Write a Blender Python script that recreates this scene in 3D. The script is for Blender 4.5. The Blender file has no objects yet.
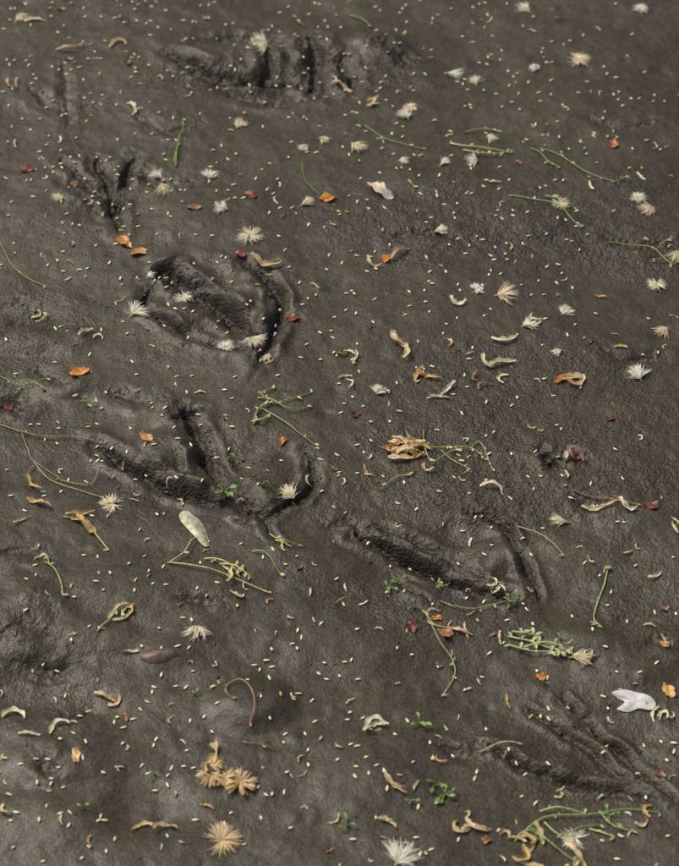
import bpy, math, random
import numpy as np
from mathutils import Vector, Matrix

random.seed(7); rng=np.random.RandomState(11)
scene=bpy.context.scene
# ------------------------------------------------------------------ camera
CAMH=1.5; VF=2*math.atan(0.433/2.1213)
cd=bpy.data.cameras.new("camera"); cam=bpy.data.objects.new("camera",cd); scene.collection.objects.link(cam)
cam.location=(0,-1.5,CAMH); cam.rotation_euler=(math.radians(45),0,0)
cd.sensor_fit='VERTICAL'; cd.sensor_height=36; cd.angle=VF
cd.lens=18/math.tan(VF/2)
cd.clip_start=0.05; cd.clip_end=2000
cd.dof.use_dof=True; cd.dof.focus_distance=2.08; cd.dof.aperture_fstop=7.5
scene.camera=cam
K=math.tan(VF/2)/433.0; S=math.sqrt(.5)
def G(u,v):
    """surveyed photo coordinate -> position on the ground plane"""
    a=(u-339.5)*K; b=(433-v)*K
    dy=S+b*S; dz=-S+b*S
    t=CAMH/-dz
    return (a*t, -1.5+dy*t)
def SC(v):
    b=(433-v)*K
    return CAMH/(S-b*S)*K   # metres per photo px at this row
# ------------------------------------------------------------------ noise
_p=rng.permutation(256); _p=np.concatenate([_p,_p,_p]); _ang=rng.rand(256)*2*np.pi
_gx=np.cos(_ang); _gy=np.sin(_ang)
def perlin(x,y):
    xi=np.floor(x).astype(int); yi=np.floor(y).astype(int)
    xf=x-xi; yf=y-yi; xi&=255; yi&=255
    u=xf*xf*xf*(xf*(xf*6-15)+10); v=yf*yf*yf*(yf*(yf*6-15)+10)
    def g(ix,iy,dx,dy):
        h=_p[_p[ix&255]+(iy&255)]
        return _gx[h]*dx+_gy[h]*dy
    n00=g(xi,yi,xf,yf); n10=g(xi+1,yi,xf-1,yf); n01=g(xi,yi+1,xf,yf-1); n11=g(xi+1,yi+1,xf-1,yf-1)
    return (n00*(1-u)+n10*u)*(1-v)+(n01*(1-u)+n11*u)*v
def fbm(x,y,o=3):
    r=0;a=1
    for i in range(o):
        r=r+a*perlin(x*2**i+17.3*i,y*2**i+5.1*i); a*=.5
    return r
def sstep(a,b,x):
    t=np.clip((x-a)/(b-a),0,1); return t*t*(3-2*t)
# ------------------------------------------------------------------ ground grid
st=0.0012
def axis(a,b):
    core=np.arange(a,b,st); out=[];s=st;p=0
    while p<400:
        s*=1.27;p+=s;out.append(p)
    out=np.array(out)
    return np.concatenate([core[0]-out[::-1],core,core[-1]+out]), len(out), len(core)
xs,nx0,ncx=axis(-0.50,0.50); ys,ny0,ncy=axis(-0.56,0.86)
X,Y=np.meshgrid(xs,ys)
core=sstep(0,0.15,np.minimum(np.minimum(X+.75,.75-X),np.minimum(Y+.85,1.15-Y)))
WX=X+.02*perlin(X*9,Y*9+4); WY=Y+.02*perlin(X*9+7,Y*9)
H=0.012*perlin(WX*2.3+3,WY*1.9+8)
H+=0.0055*perlin(WX*6+1.3,WY*7)
rid=1-np.abs(perlin(WX*9+20,WY*13+6))*2.4
H+=0.0016*rid*sstep(-.1,.35,perlin(WX*4+9,WY*4+1))
H+=0.0024*perlin(WX*17+11,WY*19+3)
near=core
H+=near*(0.0009*perlin(X*42+5,Y*46)+0.0004*perlin(X*95,Y*95+9))
def patch(u,v,ru,rv,soft=.6,warp=.35):
    cx,cy=G(u,v); s=SC(v); rx=ru*s; ry=rv*s/ .70
    d=np.sqrt(((X-cx)/rx)**2+((Y-cy)/ry)**2)+warp*fbm(X*14+u,Y*14+v,3)
    return 1-sstep(1-soft,1+soft*.5,d)
grain=np.zeros_like(X)
for a in [(500,215,190,45,.7),(470,460,95,60,1),(560,385,110,40,.6),(620,470,110,70,.7),(450,500,90,35,.9),(300,75,140,35,.6),(110,190,70,60,.4),(30,320,60,45,.5),(20,390,50,60,.4),
          (35,640,70,60,.3),(600,250,110,30,.9),(610,760,110,60,.4),(490,735,60,30,.3),(25,440,60,30,.3),(430,585,110,40,.5),(500,370,140,40,.5),(225,480,120,50,.35),(340,520,80,40,.4),(215,310,80,55,.35),(640,600,80,60,.35),(60,690,60,50,.3),(400,245,90,30,.5)]:
    grain=np.maximum(grain,a[4]*patch(*a[:4],soft=.8,warp=.9))
g1=perlin(X*260,Y*250); g2=perlin(X*150+4,Y*140); g3=perlin(X*75+8,Y*70)
H+=near*(grain+.05)*(0.0007*g1+0.0010*g2+0.0013*g3)
for (u,v,ru,rv,h) in [(60,750,60,30,.008),(20,620,60,35,.009),(30,690,45,25,-.006),(85,705,30,15,-.004),(165,656,26,13,.003),(20,310,50,16,-.008),(30,340,60,14,.008),(10,395,28,16,-.007),(640,660,60,30,.006),
          (380,760,80,30,.006),(480,680,90,40,-.005),(330,640,80,30,.005),(120,590,90,30,.006),(560,600,40,20,-.004),(340,40,60,18,.009),(240,58,60,18,.008),(380,50,30,16,.010),(285,80,95,22,-.009),(255,88,26,8,.005),(340,75,22,9,.006),
          (215,305,66,42,-.008),(190,314,28,13,.009),(245,296,18,20,.010),(225,470,80,36,-.007),(268,480,28,26,.010),(165,450,30,16,.007),(450,560,85,32,-.007),(492,556,28,16,.009),(600,745,85,40,-.005),(110,190,40,38,-.005),(140,810,50,25,-.006),(520,745,40,18,.006),(435,180,50,20,.005),(540,225,40,20,.005),
          (85,195,22,14,.005),(560,758,34,12,.005),(420,590,30,12,.005),(60,385,40,12,.005),(590,640,40,15,.005),(640,520,40,20,.005),(300,560,60,20,.004),(100,640,40,15,.005),(40,820,60,25,.006)]:
    H+=h*patch(u,v,ru,rv,soft=.8,warp=.4)
H+=.009*patch(252,708,40,22,soft=.7,warp=.2)
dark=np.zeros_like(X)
wx=fbm(X*36+3,Y*36,3); wy=fbm(X*36+40,Y*36+7,3)
wlow=perlin(X*30+5,Y*30+2)
def groove(pts,w,depth,rim=.5,rag=1.0,dk=1.0,step=0.0):
    global H,dark
    P=[G(*p) for p in pts]; s=SC(sum(p[1] for p in pts)/len(pts))
    Q=[]
    for i in range(len(P)-1):
        p0=P[max(i-1,0)];p1=P[i];p2=P[i+1];p3=P[min(i+2,len(P)-1)]
        for t in np.linspace(0,1,6,endpoint=False):
            Q.append(tuple(.5*((2*p1[k])+(-p0[k]+p2[k])*t+(2*p0[k]-5*p1[k]+4*p2[k]-p3[k])*t*t+(-p0[k]+3*p1[k]-3*p2[k]+p3[k])*t**3) for k in (0,1)))
    Q.append(P[-1]); Q=np.array(Q)
    m=.07
    ix=slice(*np.searchsorted(xs,[Q[:,0].min()-m,Q[:,0].max()+m])); iy=slice(*np.searchsorted(ys,[Q[:,1].min()-m,Q[:,1].max()+m]))
    x=X[iy,ix]+rag*.0042*wx[iy,ix]; y=Y[iy,ix]+rag*.0042*wy[iy,ix]
    best=np.full(x.shape,9.); tt=np.zeros(x.shape); sg=np.zeros(x.shape)
    n=len(Q)-1
    for i in range(n):
        a=Q[i];b=Q[i+1];d=b-a;L=(d**2).sum()+1e-12
        t=np.clip(((x-a[0])*d[0]+(y-a[1])*d[1])/L,0,1)
        px=x-a[0]-t*d[0]; py=y-a[1]-t*d[1]; dd=np.sqrt(px*px+py*py)
        mk=dd<best; best=np.where(mk,dd,best); tt=np.where(mk,(i+t)/n,tt); sg=np.where(mk,(d[0]*py-d[1]*px)/math.sqrt(L),sg)
    w=w*s; taper=.35+.65*np.sin(np.pi*np.clip(tt*.86+.07,0,1))
    lo=wlow[iy,ix]
    ww=w*taper*np.clip(1.0+.8*lo,.6,1.5)
    G1,G2,G3=g1[iy,ix],g2[iy,ix],g3[iy,ix]
    dn=best/ww
    H[iy,ix]+= -.9*depth*taper*(.32*np.exp(-(best/(w*2.0))**2)+.64*(1-sstep(.2,1.3,dn))*np.clip(1+.9*lo,.5,1.4))
    H[iy,ix]+= rim*.8*depth*np.exp(-((best-w*2.5)/(w*1.1))**2)*np.clip(.8+.4*G3+lo,0.1,1.6)*taper
    if step: H[iy,ix]+=1.6*step*np.tanh(sg/(w*.6))*np.exp(-(best/(w*4.5))**2)*taper
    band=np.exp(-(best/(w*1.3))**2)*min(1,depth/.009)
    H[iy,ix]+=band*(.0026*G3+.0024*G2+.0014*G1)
    dark[iy,ix]=np.maximum(dark[iy,ix],dk*np.clip(np.exp(-(dn/.95)**2)*(.95+.4*G3),0,1))  # darkening mask, strongest along the groove centre line
    grain[iy,ix]=np.maximum(grain[iy,ix],np.exp(-(best/(w*1.7))**2)*min(1,depth/.009))
# print C
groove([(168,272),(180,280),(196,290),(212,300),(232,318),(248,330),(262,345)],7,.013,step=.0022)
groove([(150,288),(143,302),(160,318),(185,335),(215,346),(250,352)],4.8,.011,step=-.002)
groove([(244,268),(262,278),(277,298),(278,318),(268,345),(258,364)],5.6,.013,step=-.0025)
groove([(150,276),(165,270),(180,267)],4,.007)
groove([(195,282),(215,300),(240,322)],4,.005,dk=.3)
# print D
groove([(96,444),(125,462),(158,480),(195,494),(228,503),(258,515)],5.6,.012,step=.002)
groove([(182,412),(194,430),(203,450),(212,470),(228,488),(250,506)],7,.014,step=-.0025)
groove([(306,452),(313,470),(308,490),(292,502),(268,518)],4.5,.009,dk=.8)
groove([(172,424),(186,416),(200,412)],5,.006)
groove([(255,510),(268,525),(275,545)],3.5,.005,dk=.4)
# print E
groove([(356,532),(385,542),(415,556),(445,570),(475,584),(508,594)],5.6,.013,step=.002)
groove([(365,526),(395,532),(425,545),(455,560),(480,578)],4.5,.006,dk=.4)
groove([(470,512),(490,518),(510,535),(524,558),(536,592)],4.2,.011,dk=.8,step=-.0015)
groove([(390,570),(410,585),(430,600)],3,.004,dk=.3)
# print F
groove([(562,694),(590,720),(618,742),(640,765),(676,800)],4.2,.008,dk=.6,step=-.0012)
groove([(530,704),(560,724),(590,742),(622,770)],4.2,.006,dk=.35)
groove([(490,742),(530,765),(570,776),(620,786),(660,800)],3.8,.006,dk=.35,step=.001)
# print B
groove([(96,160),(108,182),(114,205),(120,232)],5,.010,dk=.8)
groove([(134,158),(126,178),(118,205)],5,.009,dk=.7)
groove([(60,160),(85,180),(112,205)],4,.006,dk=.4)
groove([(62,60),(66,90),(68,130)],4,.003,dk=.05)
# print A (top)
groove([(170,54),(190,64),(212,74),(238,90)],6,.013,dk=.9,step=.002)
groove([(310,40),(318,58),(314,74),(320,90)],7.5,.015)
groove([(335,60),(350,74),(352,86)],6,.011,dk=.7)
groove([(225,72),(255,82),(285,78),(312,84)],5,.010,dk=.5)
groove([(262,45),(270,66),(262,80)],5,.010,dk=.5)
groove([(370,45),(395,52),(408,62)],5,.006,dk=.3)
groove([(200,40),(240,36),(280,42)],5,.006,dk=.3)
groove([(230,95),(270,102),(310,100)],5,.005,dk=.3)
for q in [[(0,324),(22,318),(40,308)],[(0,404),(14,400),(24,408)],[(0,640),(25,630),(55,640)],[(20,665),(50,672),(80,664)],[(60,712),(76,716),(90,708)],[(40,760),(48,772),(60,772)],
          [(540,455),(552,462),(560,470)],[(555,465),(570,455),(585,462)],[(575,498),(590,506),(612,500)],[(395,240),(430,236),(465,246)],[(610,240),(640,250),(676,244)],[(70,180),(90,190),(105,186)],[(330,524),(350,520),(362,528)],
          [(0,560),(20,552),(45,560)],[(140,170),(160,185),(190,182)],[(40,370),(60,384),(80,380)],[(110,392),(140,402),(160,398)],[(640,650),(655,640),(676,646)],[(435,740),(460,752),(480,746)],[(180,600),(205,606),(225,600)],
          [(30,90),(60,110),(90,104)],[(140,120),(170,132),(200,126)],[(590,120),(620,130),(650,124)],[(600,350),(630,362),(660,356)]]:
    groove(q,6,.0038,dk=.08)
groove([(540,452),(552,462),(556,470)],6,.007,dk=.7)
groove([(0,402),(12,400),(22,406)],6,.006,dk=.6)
for _ in range(320):
    u=rng.uniform(0,679);v=rng.uniform(0,866);cx,cy=G(u,v)
    r=rng.uniform(.002,.008); m=.03
    ix=slice(*np.searchsorted(xs,[cx-m,cx+m])); iy=slice(*np.searchsorted(ys,[cy-m,cy+m]))
    d=np.hypot((X[iy,ix]-cx)*rng.uniform(.6,1.2),Y[iy,ix]-cy)/r
    H[iy,ix]+=rng.choice([-1,1],p=[.4,.6])*r*.18*np.exp(-d*d*(1+1.2*g3[iy,ix]))
ny,nx=X.shape
me=bpy.data.meshes.new("mud_ground")
co=np.stack([X,Y,H],-1).reshape(-1,3).astype(np.float32)
me.vertices.add(nx*ny); me.vertices.foreach_set("co",co.ravel())
idx=np.arange(nx*ny).reshape(ny,nx)
F=np.stack([idx[:-1,:-1],idx[:-1,1:],idx[1:,1:],idx[1:,:-1]],-1).reshape(-1,4).astype(np.int32)
nf=len(F); me.loops.add(nf*4); me.loops.foreach_set("vertex_index",F.ravel())
me.polygons.add(nf); me.polygons.foreach_set("loop_start",np.arange(0,nf*4,4,dtype=np.int32)); 
me.polygons.foreach_set("use_smooth",np.ones(nf,dtype=bool))
for nm,arr in (("grain",grain),("groove_dark",dark)):
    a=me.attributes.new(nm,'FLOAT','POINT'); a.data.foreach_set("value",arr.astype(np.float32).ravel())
me.update(calc_edges=True)
ground=bpy.data.objects.new("mud_ground",me); scene.collection.objects.link(ground)
def hz(x,y):
    i=(x-xs[nx0])/st+nx0; j=(y-ys[ny0])/st+ny0
    i=min(max(i,0),nx-2); j=min(max(j,0),ny-2); a=int(i);b=int(j);fi=i-a;fj=j-b
    return float((H[b,a]*(1-fi)+H[b,a+1]*fi)*(1-fj)+(H[b+1,a]*(1-fi)+H[b+1,a+1]*fi)*fj)
def hmax(x,y,r=.003):
    return max(hz(x,y),hz(x+r,y),hz(x-r,y),hz(x,y+r),hz(x,y-r))
# ------------------------------------------------------------------ materials
def newmat(n):
    m=bpy.data.materials.new(n); m.use_nodes=True; nt=m.node_tree; b=nt.nodes["Principled BSDF"]; return m,nt,b
m,nt,b=newmat("wet_mud"); N=nt.nodes; L=nt.links
tc=N.new("ShaderNodeTexCoord")
def noise(scale,detail=4,rough=.6):
    n=N.new("ShaderNodeTexNoise"); n.inputs["Scale"].default_value=scale; n.inputs["Detail"].default_value=detail; n.inputs["Roughness"].default_value=rough
    L.new(tc.outputs["Object"],n.inputs["Vector"]); return n
def ramp(inp,stops):
    r=N.new("ShaderNodeValToRGB"); e=r.color_ramp.elements
    e[0].position=stops[0][0]; e[0].color=(*stops[0][1],1); e[1].position=stops[-1][0]; e[1].color=(*stops[-1][1],1)
    for p,c in stops[1:-1]:
        q=e.new(p); q.color=(*c,1)
    L.new(inp,r.inputs[0]); return r
def math_(op,a,bv,clamp=False):
    n=N.new("ShaderNodeMath"); n.operation=op; n.use_clamp=clamp
    for i,q in enumerate((a,bv)):
        if hasattr(q,"links"): L.new(q,n.inputs[i])
        else: n.inputs[i].default_value=q
    return n.outputs[0]
n1=noise(6,6); n2=noise(45,5,.7); n3=noise(330,2,.6); n4=noise(900,1,.5)
r1=ramp(n1.outputs[0],[(.38,(.030,.0225,.0110)),(.5,(.039,.0300,.0155)),(.64,(.049,.0385,.0210))])
r2=ramp(n2.outputs[0],[(.36,(.80,.80,.80)),(.64,(1.18,1.17,1.16))])
mx=N.new("ShaderNodeMix"); mx.data_type='RGBA'; mx.blend_type='MULTIPLY'; mx.inputs[0].default_value=1
L.new(r1.outputs[0],mx.inputs[6]); L.new(r2.outputs[0],mx.inputs[7])
r3=ramp(n3.outputs[0],[(.38,(.5,.5,.5)),(.62,(1.5,1.48,1.45))])
mx2=N.new("ShaderNodeMix"); mx2.data_type='RGBA'; mx2.blend_type='MULTIPLY'; mx2.inputs[0].default_value=.65
L.new(mx.outputs[2],mx2.inputs[6]); L.new(r3.outputs[0],mx2.inputs[7])
at=N.new("ShaderNodeAttribute"); at.attribute_name="groove_dark"; ag=N.new("ShaderNodeAttribute"); ag.attribute_name="grain"
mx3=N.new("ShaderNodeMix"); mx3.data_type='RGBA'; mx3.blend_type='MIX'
L.new(math_('MULTIPLY',at.outputs["Fac"],.62),mx3.inputs[0]); L.new(mx2.outputs[2],mx3.inputs[6]); mx3.inputs[7].default_value=(.012,.009,.006,1)  # base colour mixed towards a darker brown inside the grooves
mx4=N.new("ShaderNodeMix"); mx4.data_type='RGBA'; mx4.blend_type='MULTIPLY'
L.new(math_('MULTIPLY',ag.outputs["Fac"],.5),mx4.inputs[0]); L.new(mx3.outputs[2],mx4.inputs[6]); mx4.inputs[7].default_value=(.6,.62,.66,1)
L.new(mx4.outputs[2],b.inputs["Base Color"])
b.inputs["Roughness"].default_value=.55
b.inputs["Specular IOR Level"].default_value=.4
nb=noise(110,3,.6)
hsum=math_('ADD',math_('MULTIPLY',n3.outputs[0],math_('ADD',math_('MULTIPLY',ag.outputs["Fac"],1.2),.22)),math_('ADD',math_('MULTIPLY',n4.outputs[0],.18),math_('MULTIPLY',nb.outputs[0],.40)))
bp=N.new("ShaderNodeBump"); bp.inputs["Strength"].default_value=1; bp.inputs["Distance"].default_value=.0024
L.new(hsum,bp.inputs["Height"]); L.new(bp.outputs[0],b.inputs["Normal"])
b.inputs["Coat Weight"].default_value=.55; b.inputs["Coat IOR"].default_value=1.36
rr=N.new("ShaderNodeMapRange"); rr.inputs[1].default_value=.38; rr.inputs[2].default_value=.62; rr.inputs[3].default_value=.26; rr.inputs[4].default_value=.42
L.new(n2.outputs[0],rr.inputs[0]); L.new(rr.outputs[0],b.inputs["Coat Roughness"])
bp2=N.new("ShaderNodeBump"); bp2.inputs["Strength"].default_value=1; bp2.inputs["Distance"].default_value=.0014
L.new(hsum,bp2.inputs["Height"]); L.new(bp2.outputs[0],b.inputs["Coat Normal"])
me.materials.append(m); M_mud=m
def colmat(name,rough=.55,trans=.0,var=.25,nscale=300,spec=.35):
    m,nt,b=newmat(name); N=nt.nodes;L=nt.links
    a=N.new("ShaderNodeAttribute"); a.attribute_name="Col"
    tc=N.new("ShaderNodeTexCoord"); n=N.new("ShaderNodeTexNoise"); n.inputs["Scale"].default_value=nscale; n.inputs["Detail"].default_value=4
    L.new(tc.outputs["Object"],n.inputs["Vector"])
    r=N.new("ShaderNodeMapRange"); r.inputs[1].default_value=.35;r.inputs[2].default_value=.65;r.inputs[3].default_value=1-var;r.inputs[4].default_value=1+var*.6
    L.new(n.outputs[0],r.inputs[0])
    v=N.new("ShaderNodeVectorMath"); v.operation='SCALE'; L.new(a.outputs["Color"],v.inputs[0]); L.new(r.outputs[0],v.inputs["Scale"])
    L.new(v.outputs[0],b.inputs["Base Color"]); b.inputs["Roughness"].default_value=rough; b.inputs["Specular IOR Level"].default_value=spec
    bp=N.new("ShaderNodeBump"); bp.inputs["Strength"].default_value=.3; bp.inputs["Distance"].default_value=.0004; L.new(n.outputs[0],bp.inputs["Height"]); L.new(bp.outputs[0],b.inputs["Normal"])
    if trans>0:
        t=N.new("ShaderNodeBsdfTranslucent"); L.new(v.outputs[0],t.inputs[0]); mix=N.new("ShaderNodeMixShader"); mix.inputs[0].default_value=trans
        L.new(b.outputs[0],mix.inputs[1]); L.new(t.outputs[0],mix.inputs[2]); L.new(mix.outputs[0],N["Material Output"].inputs[0])
    return m
M_pet=colmat("dry_petal",.5,.25,.3,260); M_fluff=colmat("seed_down",.8,.35,.1,200,.1); M_green=colmat("green_plant",.45,.2,.25,300)
M_seed=colmat("seed_husk",.5,.1,.2,500); M_leaf=colmat("dead_leaf",.4,.15,.4,220,.5); M_stone=colmat("stone",.45,0,.5,120,.5)
# ------------------------------------------------------------------ builder
class B:
    def __init__(s): s.v=[];s.f=[];s.c=[]
    def add(s,vs,fs,cs):
        o=len(s.v); s.v+=[tuple(p) for p in vs]; s.f+=[tuple(i+o for i in f) for f in fs]; s.c+=[tuple(c) for c in cs]
    def make(s,name,mat,origin=None,smooth=True):
        me=bpy.data.meshes.new(name); o=Vector(origin) if origin else Vector((0,0,0))
        me.from_pydata([(p[0]-o.x,p[1]-o.y,p[2]-o.z) for p in s.v],[],s.f)
        ca=me.color_attributes.new("Col",'FLOAT_COLOR','POINT')
        ca.data.foreach_set("color",np.array([(c[0],c[1],c[2],1) for c in s.c],dtype=np.float32).ravel())
        if smooth: me.polygons.foreach_set("use_smooth",np.ones(len(me.polygons),dtype=bool))
        me.materials.append(mat); ob=bpy.data.objects.new(name,me); ob.location=o; scene.collection.objects.link(ob); return ob
def lerp(a,b,t): return tuple(a[i]*(1-t)+b[i]*t for i in range(3))
def jit(c,k=.12):
    f=1+random.uniform(-k,k); return tuple(min(.92,max(0,x*f*(1+random.uniform(-k*.4,k*.4)))) for x in c)
def spline(P,n=8):
    out=[]
    for i in range(len(P)-1):
        p0=P[max(i-1,0)];p1=P[i];p2=P[i+1];p3=P[min(i+2,len(P)-1)]
        for k in range(n):
            t=k/n; out.append(tuple(.5*((2*p1[q])+(-p0[q]+p2[q])*t+(2*p0[q]-5*p1[q]+4*p2[q]-p3[q])*t*t+(-p0[q]+3*p1[q]-3*p2[q]+p3[q])*t**3) for q in range(len(p1))))
    out.append(tuple(P[-1])); return out
def strip(bd,pts,w,c0,c1,cup=.3,twist=0,lift=None):
    n=len(pts); vs=[];cs=[];fs=[]
    for i in range(n):
        a=Vector(pts[max(i-1,0)]);c=Vector(pts[min(i+1,n-1)]); t=(c-a).normalized()
        side=t.cross(Vector((0,0,1)))
        if side.length<.15: side=Vector((1,0,0))
        side.normalize(); up=side.cross(t).normalized()
        an=twist*(i/(n-1)-.3); s2=side*math.cos(an)+up*math.sin(an); u2=up*math.cos(an)-side*math.sin(an)
        p=Vector(pts[i]); ww=w[i]
        for k in (-1,-.5,0,.5,1):
            vs.append(p+s2*(k*ww)+u2*(abs(k)**1.6*ww*cup)); f=i/(n-1); col=lerp(c0,c1,f); d=.82+.25*abs(k); cs.append(tuple(x*d for x in col))
    for i in range(n-1):
        for k in range(4): fs.append((i*5+k,i*5+k+1,(i+1)*5+k+1,(i+1)*5+k))
    bd.add(vs,fs,cs)
def tube(bd,pts,r0,r1,c0,c1,sides=6):
    n=len(pts);vs=[];cs=[];fs=[]
    for i in range(n):
        a=Vector(pts[max(i-1,0)]);c=Vector(pts[min(i+1,n-1)]); t=(c-a).normalized() if (c-a).length>0 else Vector((1,0,0))
        s=t.cross(Vector((0,0,1)))
        if s.length<.1: s=Vector((1,0,0))
        s.normalize();u=s.cross(t); f=i/max(n-1,1); r=r0+(r1-r0)*f
        for k in range(sides):
            an=2*math.pi*k/sides; vs.append(Vector(pts[i])+s*(math.cos(an)*r)+u*(math.sin(an)*r)); cs.append(lerp(c0,c1,f))
    for i in range(n-1):
        for k in range(sides): fs.append((i*sides+k,i*sides+(k+1)%sides,(i+1)*sides+(k+1)%sides,(i+1)*sides+k))
    bd.add(vs,fs,cs)
CREAM=(.84,.73,.46); PALE=(.88,.82,.62); TAN=(.56,.38,.17); BROWN=(.18,.085,.035); ORANGE=(.62,.24,.04); RED=(.22,.045,.025); GOLD=(.78,.54,.20); GREEN=(.22,.36,.08); LGREEN=(.48,.58,.25); YG=(.72,.68,.28)
def seed(bd,x,y,L,W,ang,col,tilt=0,emb=.2):
    z=hmax(x,y,.0012)+W*(1-emb)
    d=Vector((math.cos(ang)*math.cos(tilt),math.sin(ang)*math.cos(tilt),math.sin(tilt))); s=Vector((-math.sin(ang),math.cos(ang),0)); u=d.cross(s)
    c=Vector((x,y,z)); vs=[c-d*L];cs=[tuple(q*.7 for q in col)];fs=[]; R=[(-.6,.7),(0,1),(.6,.65)]; bend=random.uniform(-.25,.25)*L
    for (p,r) in R:
        for k in range(6):
            a=k*math.pi/3; vs.append(c+d*(p*L)+s*(math.cos(a)*W*r+bend*(p*p-.3))+u*(math.sin(a)*W*.6*r)); cs.append(col)
    vs.append(c+d*L); cs.append(tuple(q*.8 for q in col))
    for k in range(6):
        fs.append((0,1+(k+1)%6,1+k))
        for j in range(2): fs.append((1+j*6+k,1+j*6+(k+1)%6,1+(j+1)*6+(k+1)%6,1+(j+1)*6+k))
        fs.append((13+k,13+(k+1)%6,19))
    bd.add(vs,fs,cs)
# ---- tiny seeds : one mass
bd=B(); pts=[]
tries=0
while len(pts)<1550 and tries<70000:
    tries+=1
    x=random.uniform(-.5,.5); y=random.uniform(-.56,.86)
    dens=.45+1.0*float(perlin(np.array([x*5.+3]),np.array([y*4.+1]))[0])+ (.12 if abs(x)<.3 else 0)
    if random.random()>dens: continue
    if any((x-a)**2+(y-b_)**2<.0050**2 for a,b_ in pts): continue
    pts.append((x,y))
for x,y in pts:
    q=random.random()
    c=jit((.91,.84,.50) if q<.8 else ((.6,.46,.22) if q<.9 else (.90,.86,.68)),.10)
    seed(bd,x,y,random.uniform(.0021,.0037),random.uniform(.0010,.0014),random.uniform(0,math.pi*2),c,random.uniform(-.12,.25),emb=.25)
bd.make("fallen_seeds",M_seed)
# ---- crumbs of mud / bark : one mass
bd=B()
for _ in range(420):
    if random.random()<.6:
        u,v=random.choice([(215,305),(225,480),(450,560),(600,745),(110,190),(290,70),(450,480),(560,460),(600,250),(30,320),(480,380)]); u+=random.gauss(0,50);v+=random.gauss(0,24)
    else: u=random.uniform(0,679);v=random.uniform(0,866)
    x,y=G(u,v); r=random.uniform(.0006,.0015)
    seed(bd,x,y,r*random.uniform(1,1.8),r,random.uniform(0,6.3),jit(random.choice([(.03,.022,.015),(.045,.034,.022),(.11,.06,.03)]),.2),emb=.7)
bd.make("mud_crumbs",M_stone)
# ---- seed tufts
def tuft(u,v,size=22,fan=None,ang=None,col=None,n=None,name="seed_tuft"):
    x,y=G(u,v); s=SC(v); R=size*s*.57
    fan=fan if fan is not None else random.choice([1.0,1.4,1.8,2.2,2.8,6.28]); ang=ang if ang is not None else random.uniform(0,6.28)
    col=col or jit(random.choice([(.91,.86,.68),(.90,.80,.58),(.91,.88,.75)]),.05); n=n or int(70+fan*14)
    bd=B(); z0=hmax(x,y)+.0010
    off=R*.55 if fan<4 else 0
    bx=x-math.cos(ang)*off; by=y-math.sin(ang)*off; Lf=R*1.45 if fan<4 else R
    cl=[random.uniform(-.5,.5) for _ in range(9)]
    for i in range(n):
        a=ang+(random.choice(cl)*.85+random.gauss(0,.10))*fan*.9; el=abs(random.gauss(.2,.3)); l=Lf*random.uniform(.4,1.1); bend=random.gauss(0,.25)
        P=[]
        for k in range(4):
            t=k/3
            P.append((bx+math.cos(a+bend*t)*math.cos(el)*l*t, by+math.sin(a+bend*t)*math.cos(el)*l*t))
        Q=[]
        for k,p in enumerate(P):
            t=k/3; Q.append((p[0],p[1],max(z0+math.sin(el)*l*(t-.45*t*t),hz(p[0],p[1])+.0004)))
        w=.00042; c=jit(col,.08)
        vs=[];cs=[];fs=[]; sd=Vector((-math.sin(a),math.cos(a),random.uniform(-.4,.4)))
        for k in range(4):
            ww=w*(1.1,1,.8,.25)[k]; vs+= [Vector(Q[k])+sd*ww,Vector(Q[k])-sd*ww]; sh=(.8,.95,1,1)[k]; cs+=[tuple(q*sh for q in c)]*2
        for k in range(3): fs.append((2*k,2*k+1,2*k+3,2*k+2))
        bd.add(vs,fs,cs)
    seed(bd,bx,by,R*.26,R*.10,ang,jit((.55,.40,.2),.2),.2)
    bd.make(name,M_fluff,(x,y,z0),False)
T=[(260,48,24),(453,74,22),(475,82,16),(578,62,24),(525,10,20),(356,150,22),(323,142,16),(405,118,18),(444,168,15),(250,242,26),(222,214,18),(305,207,18),(440,235,16),(648,214,20),(638,203,16),(657,288,20),(560,208,18),
 (505,298,26),(183,295,18),(138,314,22),(225,347,17),(254,344,20),(289,497,24),(112,505,24),(198,636,24),(635,376,22),(664,333,22),(561,522,22),(476,293,16),(565,315,16),(472,165,16),(163,192,24),(158,178,16),(380,393,14),
 (676,260,24),(404,858,34),(580,657,26),(575,835,28),(240,126,16),(558,355,14),(402,165,14),(490,140,18),(268,360,14),(528,328,18),(20,20,18),(150,275,12),(640,12,16),(210,178,16),(410,110,14),(535,70,12),(305,150,14),(60,200,14)]
for t in T: tuft(*t)
tuft(222,841,36,6.28,0,(.80,.66,.42),260,"dried_flower_head")
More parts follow.
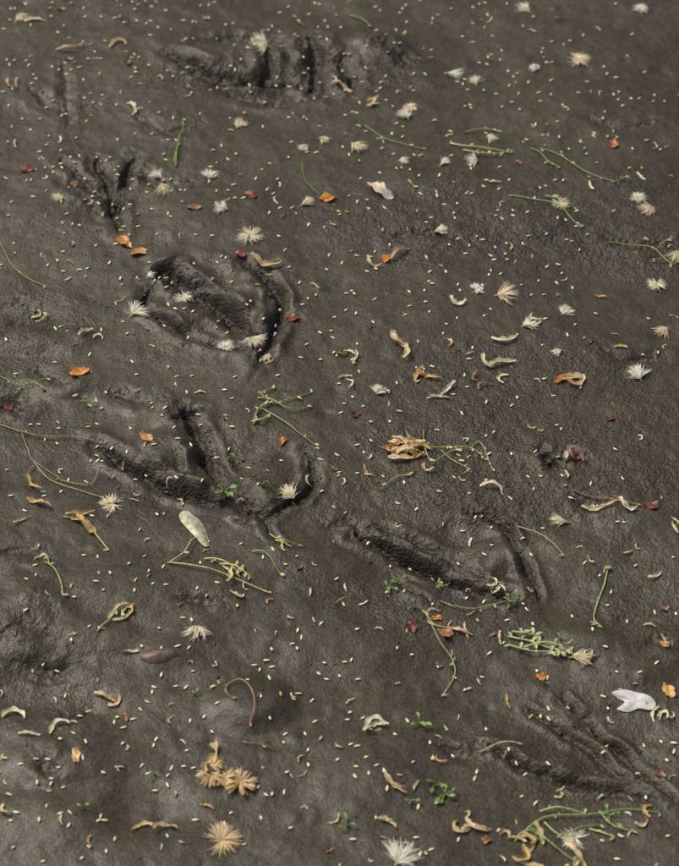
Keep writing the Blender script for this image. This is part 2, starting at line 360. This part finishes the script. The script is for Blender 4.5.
# ---- curled petals
def petal(bd,x,y,L,ang,c0,c1,w=None,curl=None,h=None):
    w=w or L*random.uniform(.05,.10); curl=curl if curl is not None else random.choice([-1,1])*random.choice([random.uniform(.2,1.2),random.uniform(1.2,2.6),random.uniform(2.6,4.2)]); h=h if h is not None else L*random.uniform(.04,.20)
    n=14; a=ang-curl/2; px,py=0,0; pl=[]
    k2=random.uniform(-.9,.9)
    for i in range(n):
        pl.append((px,py)); px+=math.cos(a)*L/n; py+=math.sin(a)*L/n; a+=curl/n*(1+k2*math.cos(i/n*6.28))
    mx_=sum(p[0] for p in pl)/n; my_=sum(p[1] for p in pl)/n; ph=random.uniform(0,3); P=[]
    for i,(q,r) in enumerate(pl):
        t=i/(n-1); X_=x+q-mx_;Y_=y+r-my_; g=hmax(X_,Y_,.002)
        P.append((X_,Y_,g+.0006+h*abs(math.sin(t*3+ph))))
    p1=random.uniform(0,6)
    ws=[w*(.35+.65*math.sin(math.pi*min(1,(i/(n-1))*.85+.12))) *(1+.3*math.sin(i*1.5+p1)) for i in range(n)]
    strip(bd,P,ws,c0,c1,random.uniform(.3,1.1),random.uniform(-1.6,1.6))
def pcol():
    q=random.random()
    if q<.64: return jit(CREAM),jit(PALE)
    if q<.80: return jit(CREAM),jit(TAN)
    if q<.90: return jit(GOLD),jit(TAN)
    if q<.95: return jit(TAN),jit(BROWN)
    return jit(CREAM),jit(ORANGE)
def petals(u,v,size=18,n=1,cols=None,ang=None,name="curled_petal",spread=.35,wf=None):
    bd=B(); x,y=G(u,v); s=SC(v)
    for i in range(n):
        c=cols or pcol(); L=size*s*random.uniform(.85,1.2)*1.12
        dx=random.gauss(0,size*s*spread) if n>1 else 0; dy=random.gauss(0,size*s*spread) if n>1 else 0
        petal(bd,x+dx,y+dy,L,(ang if ang is not None else random.uniform(0,6.28))+(random.gauss(0,.6) if n>1 else 0),jit(c[0],.1),jit(c[1],.1),w=L*wf if wf else None)
    bd.make(name,M_pet,(x,y,hz(x,y)))
CC=(CREAM,PALE);CT=(CREAM,TAN);GT=(GOLD,TAN)
PL=[(35,22,24,1,CC,0),(70,50,30,1,CT,.3),(80,46,16,1),(118,44,24,1,CT,0),(17,86,18,2,GT),(135,112,18,2,CC),(15,143,12),(97,60,12),(343,88,26,1,CT,-.6),(372,106,18,2,CT),(335,83,14),(380,197,26,1,CC,-.7,.16),(275,204,14),(495,187,15,1,CT,.1),
(376,261,26,2,CT,.1),(265,267,32,1,(TAN,CREAM),-.1),(457,305,20,1,CC),(350,356,18,2,CC),(345,378,14,1,CC),(505,350,30,2,CC,.1),(400,341,28,2,CT,.1),(428,379,24,3,GT,0),(440,392,22,2,CC),(480,383,18,2,(TAN,BROWN)),(500,374,26,2,CC,-.5),
(528,330,18,2,CC),(342,355,20,1),(85,335,16,1,CC),(98,338,14,1,CC),(36,317,20,2,CT),(25,502,26,2,GT,-.3),(22,523,16,1,CT),(76,521,30,3,GT,-.3),(130,655,18,1,CC),(113,694,20,2,CT),(118,620,26,3,CT,.6),(146,828,30,2,(TAN,CREAM),0),(14,714,34,1,CC,-.3),
(30,738,24,1,CC,-.1),(58,730,28,1,CC,.4),(377,731,28,2,CC,.1),(335,820,18,1,(TAN,CREAM)),(388,824,24,1,(CREAM,TAN),-.7),(390,782,28,2,CT,-.8),(470,832,28,3,CT),(508,697,16,1,GT),(490,588,18,2,CC),(502,586,14,1,CC),(450,628,22,2,CT),(430,615,14,2,CT),
(578,460,26,2,(PALE,RED)),(494,490,22,1,CC),(427,470,20,1,(GOLD,CREAM)),(238,573,22,2,(YG,CREAM)),(236,598,18,1,CT),(655,576,14,1,CC),(664,640,14,1,CT),(664,714,18,2,CC),(592,656,20,2,CT),(287,547,16,2,(YG,CREAM)),(308,480,14,1,CC),
(404,455,32,6,(CREAM,GOLD),0),(396,448,24,3,(ORANGE,TAN)),(415,447,24,4,(CREAM,TAN)),(563,385,26,3,(CREAM,ORANGE)),(200,640,14,1),(207,807,16,1,GT),(90,845,18,1,GT),(5,815,20,1,CT),(62,826,12),(510,828,22,2,CT),(526,850,30,3,GT),(556,858,30,3,CT),
(470,540,14),(350,385,16,1,CC),(270,365,10),(510,250,12),(420,60,10),(490,20,12),(560,20,12),(300,20,12),(205,18,12),(160,80,12),(60,140,12),(600,95,10),(655,150,12),(590,190,14,1,CC),(640,180,14,1,CC),(410,190,12),(332,228,12),(180,240,10),(70,262,10),
(600,300,12),(620,350,12),(450,345,12),(530,430,14),(640,440,12),(590,560,12),(650,625,14,1,CT),(620,690,10),(240,500,12),(340,600,12),(290,620,10),(170,720,14),(300,760,14),(120,770,12),(350,700,10),(440,760,16),(650,820,18,2),(560,790,14),
(40,560,14),(60,470,12),(180,500,10),(200,395,12),(120,300,10),(315,290,12),(500,635,14,1,CC),(530,590,10),(660,528,18,2,CT),(600,505,26,2,(TAN,PALE),-.5),(625,512,22,1,CC,-.4),(440,572,14),(366,470,16,1,GT),(460,480,14)]
for t in PL:
    u,v,s=t[:3]; n=t[3] if len(t)>3 else 1; c=t[4] if len(t)>4 else None; a=t[5] if len(t)>5 else None; w=t[6] if len(t)>6 else None
    petals(u,v,s,n,c,a,wf=w)
bd=B()
for _ in range(230):
    u=random.uniform(-10,690);v=random.uniform(-10,880);x,y=G(u,v); c=pcol(); petal(bd,x,y,random.uniform(.005,.012),random.uniform(0,6.28),*c,w=random.uniform(.0005,.0011))
bd.make("petal_litter",M_pet)
# golden flower head with curled bracts
def flowerhead():
    bd=B(); path=spline([(214,744),(216,756),(206,766),(203,776),(214,783),(228,785),(242,784),(250,788)],6)
    pp=[(*G(u,v),0) for u,v in path]; pp=[(p[0],p[1],hmax(p[0],p[1])+.003) for p in pp]
    n=len(pp); strip(bd,pp[:22],[.0022+.0016*math.sin(i*.9) for i in range(22)],(.82,.68,.38),(.72,.52,.22),.8,1.2)
    for (u,v,sz,fan,an,nn) in [(211,768,20,3.0,.3,110),(212,778,24,3.4,-1.8,130),(226,780,22,6.28,0,140),(240,786,26,6.28,-.3,200),(248,786,16,2.4,-.3,90)]:
        x,y=G(u,v); z=hmax(x,y)+.002; R=sz*SC(v)*.66; cl=[random.uniform(-.5,.5)*fan for _ in range(16)]
        for _ in range(nn):
            a=an+random.choice(cl)+random.gauss(0,.12); l=R*random.uniform(.35,1.05); el=abs(random.gauss(.2,.4))
            c=jit(random.choice([(.84,.66,.36),(.72,.50,.22),(.88,.76,.50)]),.12); sd=Vector((-math.sin(a),math.cos(a),random.uniform(-.4,.4)))*.0004
            p0=Vector((x,y,z)); p1=p0+Vector((math.cos(a)*l*.6,math.sin(a)*l*.6,math.sin(el)*l*.6)); p2=p0+Vector((math.cos(a)*l,math.sin(a)*l,math.sin(el)*l*.5))
            for p in (p1,p2): p.z=max(p.z,hz(p.x,p.y)+.0006)
            dk=tuple(q*.8 for q in c)
            bd.add([p0+sd,p0-sd,p1+sd*1.2,p1-sd*1.2,p2+sd*.4,p2-sd*.4],[(0,1,3,2),(2,3,5,4)],[dk,dk,c,c,c,c])
    bd.make("dried_flower_head",M_fluff,pp[n//2],False)
flowerhead()
# ---- leaf pieces
def leafpiece(u,v,size,col,name="dead_leaf_fragment",asp=.65,ang=None,mat=None,curlup=.25):
    x,y=G(u,v); s=SC(v); R=size*s*.47; ang=ang if ang is not None else random.uniform(0,6.28); bd=B(); n=18; z=hmax(x,y,.003)+.0010
    ra=[1+random.uniform(-.28,.2) for _ in range(n)]; cx=random.uniform(.5,1.5)*curlup; ph=random.uniform(0,6); asp*=random.uniform(.6,1.1)
    vs=[(x,y,z)];cs=[tuple(q*.8 for q in col)];fs=[]; rings=4
    for r in range(1,rings+1):
        for k in range(n):
            a=2*math.pi*k/n; rr=R*r/rings*(1+(ra[k]-1)*r/rings); lx=math.cos(a)*rr*(1+.25*math.cos(a)); ly=math.sin(a)*rr*asp*1.2
            px=lx*math.cos(ang)-ly*math.sin(ang); py=lx*math.sin(ang)+ly*math.cos(ang)
            zz=z+cx*(ly*ly)/R*1.6+.15*R*math.sin(3*a+ph)*(r/rings)**2+.25*curlup*lx*lx/R
            g=hz(x+px,y+py)+.0005; vs.append((x+px,y+py,max(zz,g))); f=random.uniform(.8,1.15)*(1 if abs(ly)>R*.08 else .7); cs.append(tuple(q*f for q in col))
    for k in range(n):
        fs.append((0,1+k,1+(k+1)%n))
        for r in range(rings-1): fs.append((1+r*n+k,1+(r+1)*n+k,1+(r+1)*n+(k+1)%n,1+r*n+(k+1)%n))
    bd.add(vs,fs,cs); ob=bd.make(name,mat or M_leaf,(x,y,z)); return ob
O2=(.60,.30,.09)
for t in [(252,200,17,RED),(193,213,18,(.25,.12,.06)),(125,244,18,ORANGE),(140,253,20,(.62,.34,.12)),(28,170,14,RED),(613,149,13,(.50,.18,.06)),(326,203,18,ORANGE),(293,321,17,(.25,.06,.03)),(77,375,20,ORANGE),(148,445,18,O2),(283,441,11,(.6,.17,.03)),
 (355,415,12,(.12,.03,.02)),(411,624,16,(.18,.025,.03)),(437,617,13,(.6,.22,.04)),(447,632,18,(.35,.17,.08)),(385,263,12,ORANGE),(652,512,18,(.2,.07,.04)),(575,462,11,RED),(77,761,19,(.78,.50,.20)),(669,692,20,(.68,.42,.14)),(541,673,13,ORANGE),
 (240,259,12,RED),(128,64,9,BROWN),(125,716,13,(.22,.10,.05)),(665,647,12,O2),(8,405,18,(.10,.03,.02)),(72,245,8,BROWN),(400,452,16,ORANGE),(560,382,12,ORANGE),(128,246,12,(.7,.45,.2)),(73,185,10,BROWN),(665,606,12,(.14,.08,.06)),(490,60,8,BROWN),
 (410,75,8,BROWN),(440,660,9,BROWN),(300,570,8,BROWN),(225,420,7,BROWN),(610,420,10,BROWN),(335,470,8,BROWN),(60,10,10,BROWN),(520,165,9,(.3,.15,.06)),(590,345,9,BROWN),(15,640,10,BROWN),(485,840,12,(.3,.14,.06)),(330,850,10,BROWN),(660,770,12,BROWN)]:
    leafpiece(*t)
# ---- pale folded leaf
bd=B(); pl=spline([(183,511),(188,520),(196,530),(203,540),(208,549)],4); n=len(pl); P=[]
for i,(u,v) in enumerate(pl):
    x,y=G(u,v); P.append((x,y,hmax(x,y,.006)+.002+.003*math.sin(math.pi*i/(n-1))))
strip(bd,P,[.0078*math.sin(math.pi*min(.96,.16+.8*i/(n-1)))**.7 for i in range(n)],(.58,.56,.40),(.42,.42,.27),-.45,.35)
bd.make("pale_leaf",M_leaf,P[0])
# ---- white petal
def whitepetal():
    bd=B(); x,y=G(638,701); z=hmax(x,y,.004)+.001
    ol=spline([(617,706),(625,701),(618,696),(612,692),(626,690),(640,693),(650,697),(656,703),(650,709),(638,707),(628,709),(617,706)],3)[:-1]
    vs=[(x,y,z+.0015)];cs=[(.88,.88,.87)]
    for i,p in enumerate(ol):
        q=G(*p); vs.append(((q[0]+x)/2,(q[1]+y)/2,z+.0012+.0012*math.sin(i*.8))); cs.append((.88,.88,.88))
    for i,p in enumerate(ol):
        q=G(*p); vs.append((q[0],q[1],hz(*q)+.001+.0022*(.5+.5*math.sin(i*.8)))); cs.append((.86,.86,.86))
    n=len(ol);fs=[]
    for k in range(n): fs+=[(0,1+k,1+(k+1)%n),(1+k,1+n+k,1+n+(k+1)%n,1+(k+1)%n)]
    bd.add(vs,fs,cs); bd.make("white_petal",M_fluff,(x,y,z))
whitepetal()
# ---- stems and sprigs
def stem3(pts,lift=.001,arch=.003):
    P=spline([G(*p) for p in pts],8); n=len(P); out=[]
    for i,p in enumerate(P):
        t=i/(n-1); out.append((p[0],p[1],hmax(p[0],p[1],.0015)+lift+arch*math.sin(math.pi*t)))
    z=[p[2] for p in out]
    for _ in range(3): z=[max(z[i],(z[max(i-1,0)]+z[min(i+1,n-1)])/2) for i in range(n)]
    return [(p[0],p[1],z[i]) for i,p in enumerate(out)]
def leaflet(bd,p,L,ang,col,w=.4,el=.3):
    P=[]; n=6
    for i in range(n):
        t=i/(n-1); x=p[0]+math.cos(ang)*L*t; y=p[1]+math.sin(ang)*L*t
        P.append((x,y,max(p[2]+math.sin(el)*L*(t-.5*t*t),hz(x,y)+.001)))
    strip(bd,P,[L*w*.5*math.sin(math.pi*min(.97,t*.9+.06)) for t in [i/(n-1) for i in range(n)]],tuple(q*.85 for q in col),col,.4,random.uniform(-.4,.4))
def sprig(lines,c0=GREEN,c1=LGREEN,r=.0007,buds=0,name="green_sprig",bc=None,bl=.005):
    bd=B(); first=None; r*=.9
    for l in lines:
        P=stem3(l,arch=random.uniform(.001,.005)); first=first or P[0]; tube(bd,P,r,r*.6,jit(c0),jit(c1))
        for _ in range(buds):
            q=P[int(len(P)*min(.99,random.random()**.6))]; leaflet(bd,q,bl*random.uniform(.6,1.3),random.uniform(0,6.28),jit(bc or LGREEN,.2),.45)
        leaflet(bd,P[-1],bl,random.uniform(0,6.28),jit(bc or LGREEN,.2),.4)
    bd.make(name,M_green,first)
sprig([[(350,14),(362,20),(371,27)]],GREEN,GREEN,.0011,0,"grass_blade")
sprig([[(176,170),(178,150),(184,126)],[(174,166),(176,156),(178,148)]],GREEN,(.25,.45,.08),.0012,0,"grass_blade")
sprig([[(365,128),(385,142),(405,148),(422,151)]],GREEN,LGREEN,.0008,1)
sprig([[(450,145),(465,150),(485,152),(512,155)],[(463,153),(480,158),(500,156)]],YG,LGREEN,.0011,7)
sprig([[(465,134),(482,132),(502,134)],[(530,150),(540,156),(548,165),(560,170)],[(540,150),(560,158),(590,178),(615,186)]],GREEN,LGREEN,.0008,2)
sprig([[(302,166),(305,185),(316,198),(326,203)]],GREEN,GREEN,.0006,0)
sprig([[(0,240),(10,262),(25,276),(44,283)]],GREEN,YG,.0006,1)
sprig([[(508,200),(530,204),(556,210),(572,226),(580,232)],[(545,200),(560,206),(574,212)]],LGREEN,LGREEN,.0007,2)
sprig([[(608,247),(630,250),(650,254),(668,268),(679,266)],[(655,256),(668,244)]],GREEN,YG,.0007,1)
sprig([[(254,422),(262,408),(280,404),(312,394)],[(258,400),(270,402),(290,412),(312,408)],[(262,410),(285,424),(303,438),(319,449)],[(270,404),(262,396),(276,390)],[(254,426),(258,414),(270,404)]],LGREEN,GREEN,.0009,3,bc=YG)
sprig([[(252,424),(262,424),(266,420)]],YG,LGREEN,.0012,4,bl=.007)
sprig([[(0,425),(18,432),(45,438),(75,438),(105,445)],[(22,434),(28,450),(34,462),(60,478)],[(34,466),(26,478)]],(.40,.30,.15),(.5,.36,.18),.0008,1,"dry_stem",bc=TAN)
sprig([[(34,462),(50,480),(80,492),(100,497)]],LGREEN,YG,.0006,0)
sprig([[(0,376),(15,384),(30,386),(47,382)],[(15,392),(25,382),(45,392)]],GREEN,LGREEN,.0006,1)
sprig([[(168,566),(195,572),(225,580),(268,594)],[(170,566),(184,558),(192,545),(200,540)]],LGREEN,YG,.0010,1,bc=YG)
sprig([[(205,562),(222,566),(240,576)],[(220,568),(236,572),(250,580)]],YG,YG,.0010,3,bc=YG)
sprig([[(64,520),(85,526),(98,540),(109,554)]],(.6,.5,.25),YG,.0011,1,"dry_stem",bc=CREAM)
sprig([[(252,554),(266,558),(280,576)],[(270,535),(282,545),(303,549)]],LGREEN,GREEN,.0008,1,bc=YG)
sprig([[(608,568),(604,585),(598,600),(594,618),(602,629)],[(604,572),(606,566)]],LGREEN,LGREEN,.0009,2)
sprig([[(518,528),(535,534),(550,543),(564,556)]],LGREEN,YG,.0007,0)
sprig([[(508,634),(530,640),(550,648),(582,656)],[(508,642),(530,650),(560,652)],[(512,630),(524,634),(540,636)],[(520,646),(545,644),(566,650)]],LGREEN,LGREEN,.0011,8,"green_sprig",(.60,.68,.34),.007)
sprig([[(430,620),(440,640),(452,655),(455,670),(442,690)],[(425,612),(435,625),(455,628)]],GREEN,YG,.0008,2)
sprig([[(410,446),(440,450),(470,452),(486,462)],[(440,450),(452,462),(470,470)],[(470,452),(480,446),(492,470)],[(424,430),(424,446),(430,462)],[(432,466),(445,458),(460,450)],[(380,488),(395,478),(410,474)]],GREEN,YG,.0007,2,bc=YG)
sprig([[(225,690),(240,686),(252,700),(255,715),(250,728)],[(228,690),(226,700),(232,706)]],(.40,.22,.14),(.55,.36,.2),.0009,0,"dry_stem",bc=TAN)
sprig([[(515,840),(545,815),(590,812),(625,808),(660,812)],[(515,838),(530,830),(560,850),(582,866)],[(545,820),(560,835),(580,826),(600,822)],[(600,808),(612,824),(632,830)]],LGREEN,GREEN,.0009,2)
sprig([[(45,566),(55,575),(62,590),(64,604)],[(48,560),(50,570)]],GREEN,YG,.0009,1)
sprig([[(98,638),(108,628),(118,616),(128,612)]],LGREEN,YG,.0009,2)
sprig([[(440,600),(455,606),(475,608),(510,600)]],GREEN,LGREEN,.0007,2)
sprig([[(540,808),(560,806),(585,810)],[(590,826),(615,835)]],YG,LGREEN,.0009,2)
sprig([[(572,494),(590,500),(612,504),(634,516)],[(612,500),(622,508),(640,512)]],(.2,.13,.07),TAN,.0008,1,"dry_twig",bc=TAN)
sprig([[(60,480),(90,486),(100,470),(112,478)]],TAN,TAN,.0005,0,"dry_stem",bc=TAN)
sprig([[(480,750),(500,744),(522,744)]],TAN,CREAM,.0009,0,"dry_stem",bc=CREAM)
sprig([[(275,752),(262,746),(248,744)],[(268,740),(262,748)]],(.3,.13,.07),TAN,.0005,0,"dry_stem",bc=TAN)
# ---- seedlings
def seedling(u,v,n=4,size=9,col=(.19,.33,.09)):
    bd=B(); x,y=G(u,v); s=SC(v); z=hmax(x,y); size*=.8; k=random.uniform(.85,1.4); col=tuple(q*k for q in col)
    for i in range(n):
        a=i*6.28/n+random.uniform(-.5,.5); d=random.uniform(.1,1.1)*size*s
        p=(x+math.cos(a)*d,y+math.sin(a)*d,z+.003+random.uniform(0,.003)); tube(bd,[(x,y,z),((x+p[0])/2,(y+p[1])/2,z+.004),p],.0006,.0005,jit(col),jit(col))
        leaflet(bd,p,size*s*random.uniform(.5,1.1),a+random.uniform(-.9,.9),jit(col,.3),.65,.3)
    bd.make("seedling",M_green,(x,y,z))
for t in [(445,795,7,11),(420,722,4,9),(436,786,3,9),(348,828,4,10),(224,495,6,9),(235,458,4,8),(88,405,4,7),(390,585,5,8),(514,600,4,8),(441,585,3,6),(508,604,3,6),(200,410,2,5),(262,492,2,6),(194,696,2,6),(374,732,2,6),(410,804,3,7),(230,575,2,5),(138,180,2,4),(414,606,3,6),(398,574,3,6),
          (130,152,2,5),(620,185,3,6),(80,400,2,6),(155,775,2,6),(85,812,2,6),(545,680,2,5),(560,640,3,6),(610,812,4,8),(538,838,3,8)]: seedling(*t)
# ---- pebble
def pebble(pts_uv,wid,col,hgt,name="pebble",rise=.3,mat=None):
    (u0,v0),(u1,v1)=pts_uv; a=Vector((*G(u0,v0),0)); b_=Vector((*G(u1,v1),0)); c=(a+b_)/2; d=(b_-a); Ln=d.length/2; ang=math.atan2(d.y,d.x); W=wid*SC((v0+v1)/2)/2
    bd=B(); nu,nv=26,14; vs=[];cs=[];fs=[]; z=hz(c.x,c.y)+hgt*(rise*2-1); ph=random.uniform(0,6)
    for j in range(nv+1):
        th=math.pi*j/nv
        for i in range(nu):
            f=2*math.pi*i/nu; r=1+.10*math.sin(2*f+ph)*math.sin(th)+.07*math.sin(3*th+f+ph)*math.sin(th)+.04*math.sin(5*f+4*th)*math.sin(th)
            lx=math.sin(th)*math.cos(f)*Ln*r; ly=math.sin(th)*math.sin(f)*W*r*(1-.25*lx/Ln); lz=math.cos(th)*hgt*r
            vs.append((c.x+lx*math.cos(ang)-ly*math.sin(ang),c.y+lx*math.sin(ang)+ly*math.cos(ang),z+lz)); k=random.uniform(.93,1.07); cs.append(tuple(q*k for q in col))
    for j in range(nv):
        for i in range(nu): fs.append((j*nu+i,j*nu+(i+1)%nu,(j+1)*nu+(i+1)%nu,(j+1)*nu+i))
    bd.add(vs,fs,cs); bd.make(name,mat or M_stone,(c.x,c.y,z))
pebble([(141,659),(186,656)],26,(.115,.075,.055),.010,rise=.14)
# ------------------------------------------------------------------ far bank trees (out of frame, reflected in wet_mud)
ML,nt,b=newmat("tree_foliage"); b.inputs["Base Color"].default_value=(.05,.075,.025,1); b.inputs["Roughness"].default_value=.6
oi=nt.nodes.new("ShaderNodeTexNoise"); oi.inputs["Scale"].default_value=1.3; cr=nt.nodes.new("ShaderNodeValToRGB"); cr.color_ramp.elements[0].color=(.03,.05,.015,1); cr.color_ramp.elements[1].color=(.10,.12,.04,1); nt.links.new(oi.outputs[0],cr.inputs[0]); nt.links.new(cr.outputs[0],b.inputs[0])
MB,nt,b=newmat("tree_bark"); b.inputs["Base Color"].default_value=(.09,.065,.045,1); b.inputs["Roughness"].default_value=.9
wv=nt.nodes.new("ShaderNodeTexNoise"); wv.inputs["Scale"].default_value=9; cr=nt.nodes.new("ShaderNodeValToRGB"); cr.color_ramp.elements[0].color=(.04,.03,.02,1); cr.color_ramp.elements[1].color=(.16,.12,.09,1); nt.links.new(wv.outputs[0],cr.inputs[0]); nt.links.new(cr.outputs[0],b.inputs[0])
def tree(tx,ty,h,r):
    root=bpy.data.objects.new("broadleaf_tree",None); scene.collection.objects.link(root); root.location=(tx,ty,-.05)
    bd=B(); c=(.09,.065,.045)
    tr=[(0,0,0),(random.uniform(-.2,.2),random.uniform(-.2,.2),h*.35),(random.uniform(-.4,.4),0,h*.65),(random.uniform(-.5,.5),0,h*.9)]
    P=spline(tr,6); tube(bd,P,.24,.05,c,c,10); tips=[Vector(P[-1])]
    for i in range(12):
        q=P[int(len(P)*random.uniform(.3,.95))]; a=random.uniform(0,6.28); l=r*random.uniform(.5,.95)
        e=(q[0]+math.cos(a)*l,q[1]+math.sin(a)*l,q[2]+l*random.uniform(.2,.8)); mid=tuple((q[k]+e[k])/2+(.2 if k==2 else 0) for k in range(3))
        LP=spline([q,mid,e],4); tube(bd,LP,.08,.02,c,c,6); tips+= [Vector(e),Vector(mid)]
    t=bd.make("trunk",MB); t.parent=root
    bl=B()
    for tp in tips:
        for _ in range(190):
            p=tp+Vector((random.gauss(0,1),random.gauss(0,1),random.gauss(0,.8)))*r*.28; s=random.uniform(.06,.13)
            a=Vector((random.gauss(0,1),random.gauss(0,1),random.gauss(0,1))).normalized(); q=a.cross(Vector((random.gauss(0,1),random.gauss(0,1),random.gauss(0,1)))).normalized()
            bl.add([p-a*s,p+q*s*.5,p+a*s,p-q*s*.5],[(0,1,2,3)],[(0,0,0)]*4)
    f=bl.make("crown",ML,smooth=False); f.parent=root
for t in [(-9,13,7,2.6),(-5.2,12,7.0,2.6),(-1.5,13,7.5,2.8),(2.2,12,7.0,2.6),(5.6,13,7.5,2.8),(9.5,12.5,7,2.6)]: tree(*t)
# ------------------------------------------------------------------ light
w=bpy.data.worlds.new("World"); scene.world=w; w.use_nodes=True; nt=w.node_tree; bg=nt.nodes["Background"]; sky=nt.nodes.new("ShaderNodeTexSky"); sky.sky_type='NISHITA'; sky.sun_disc=False
EL=math.radians(54); AZ=math.radians(-58)
sky.sun_elevation=EL; sky.sun_rotation=AZ; sky.dust_density=6; sky.air_density=1; sky.ozone_density=.2
nt.links.new(sky.outputs[0],bg.inputs[0]); bg.inputs[1].default_value=.10
sd=bpy.data.lights.new("sun",'SUN'); sd.energy=2.3; sd.angle=math.radians(20); sd.color=(1,.94,.84); so=bpy.data.objects.new("sun",sd); scene.collection.objects.link(so)
dirv=Vector((math.sin(AZ)*math.cos(EL),math.cos(AZ)*math.cos(EL),math.sin(EL)))
so.rotation_euler=dirv.to_track_quat('Z','Y').to_euler()
scene.view_settings.view_transform='Standard'; scene.view_settings.look='None'; scene.view_settings.exposure=0
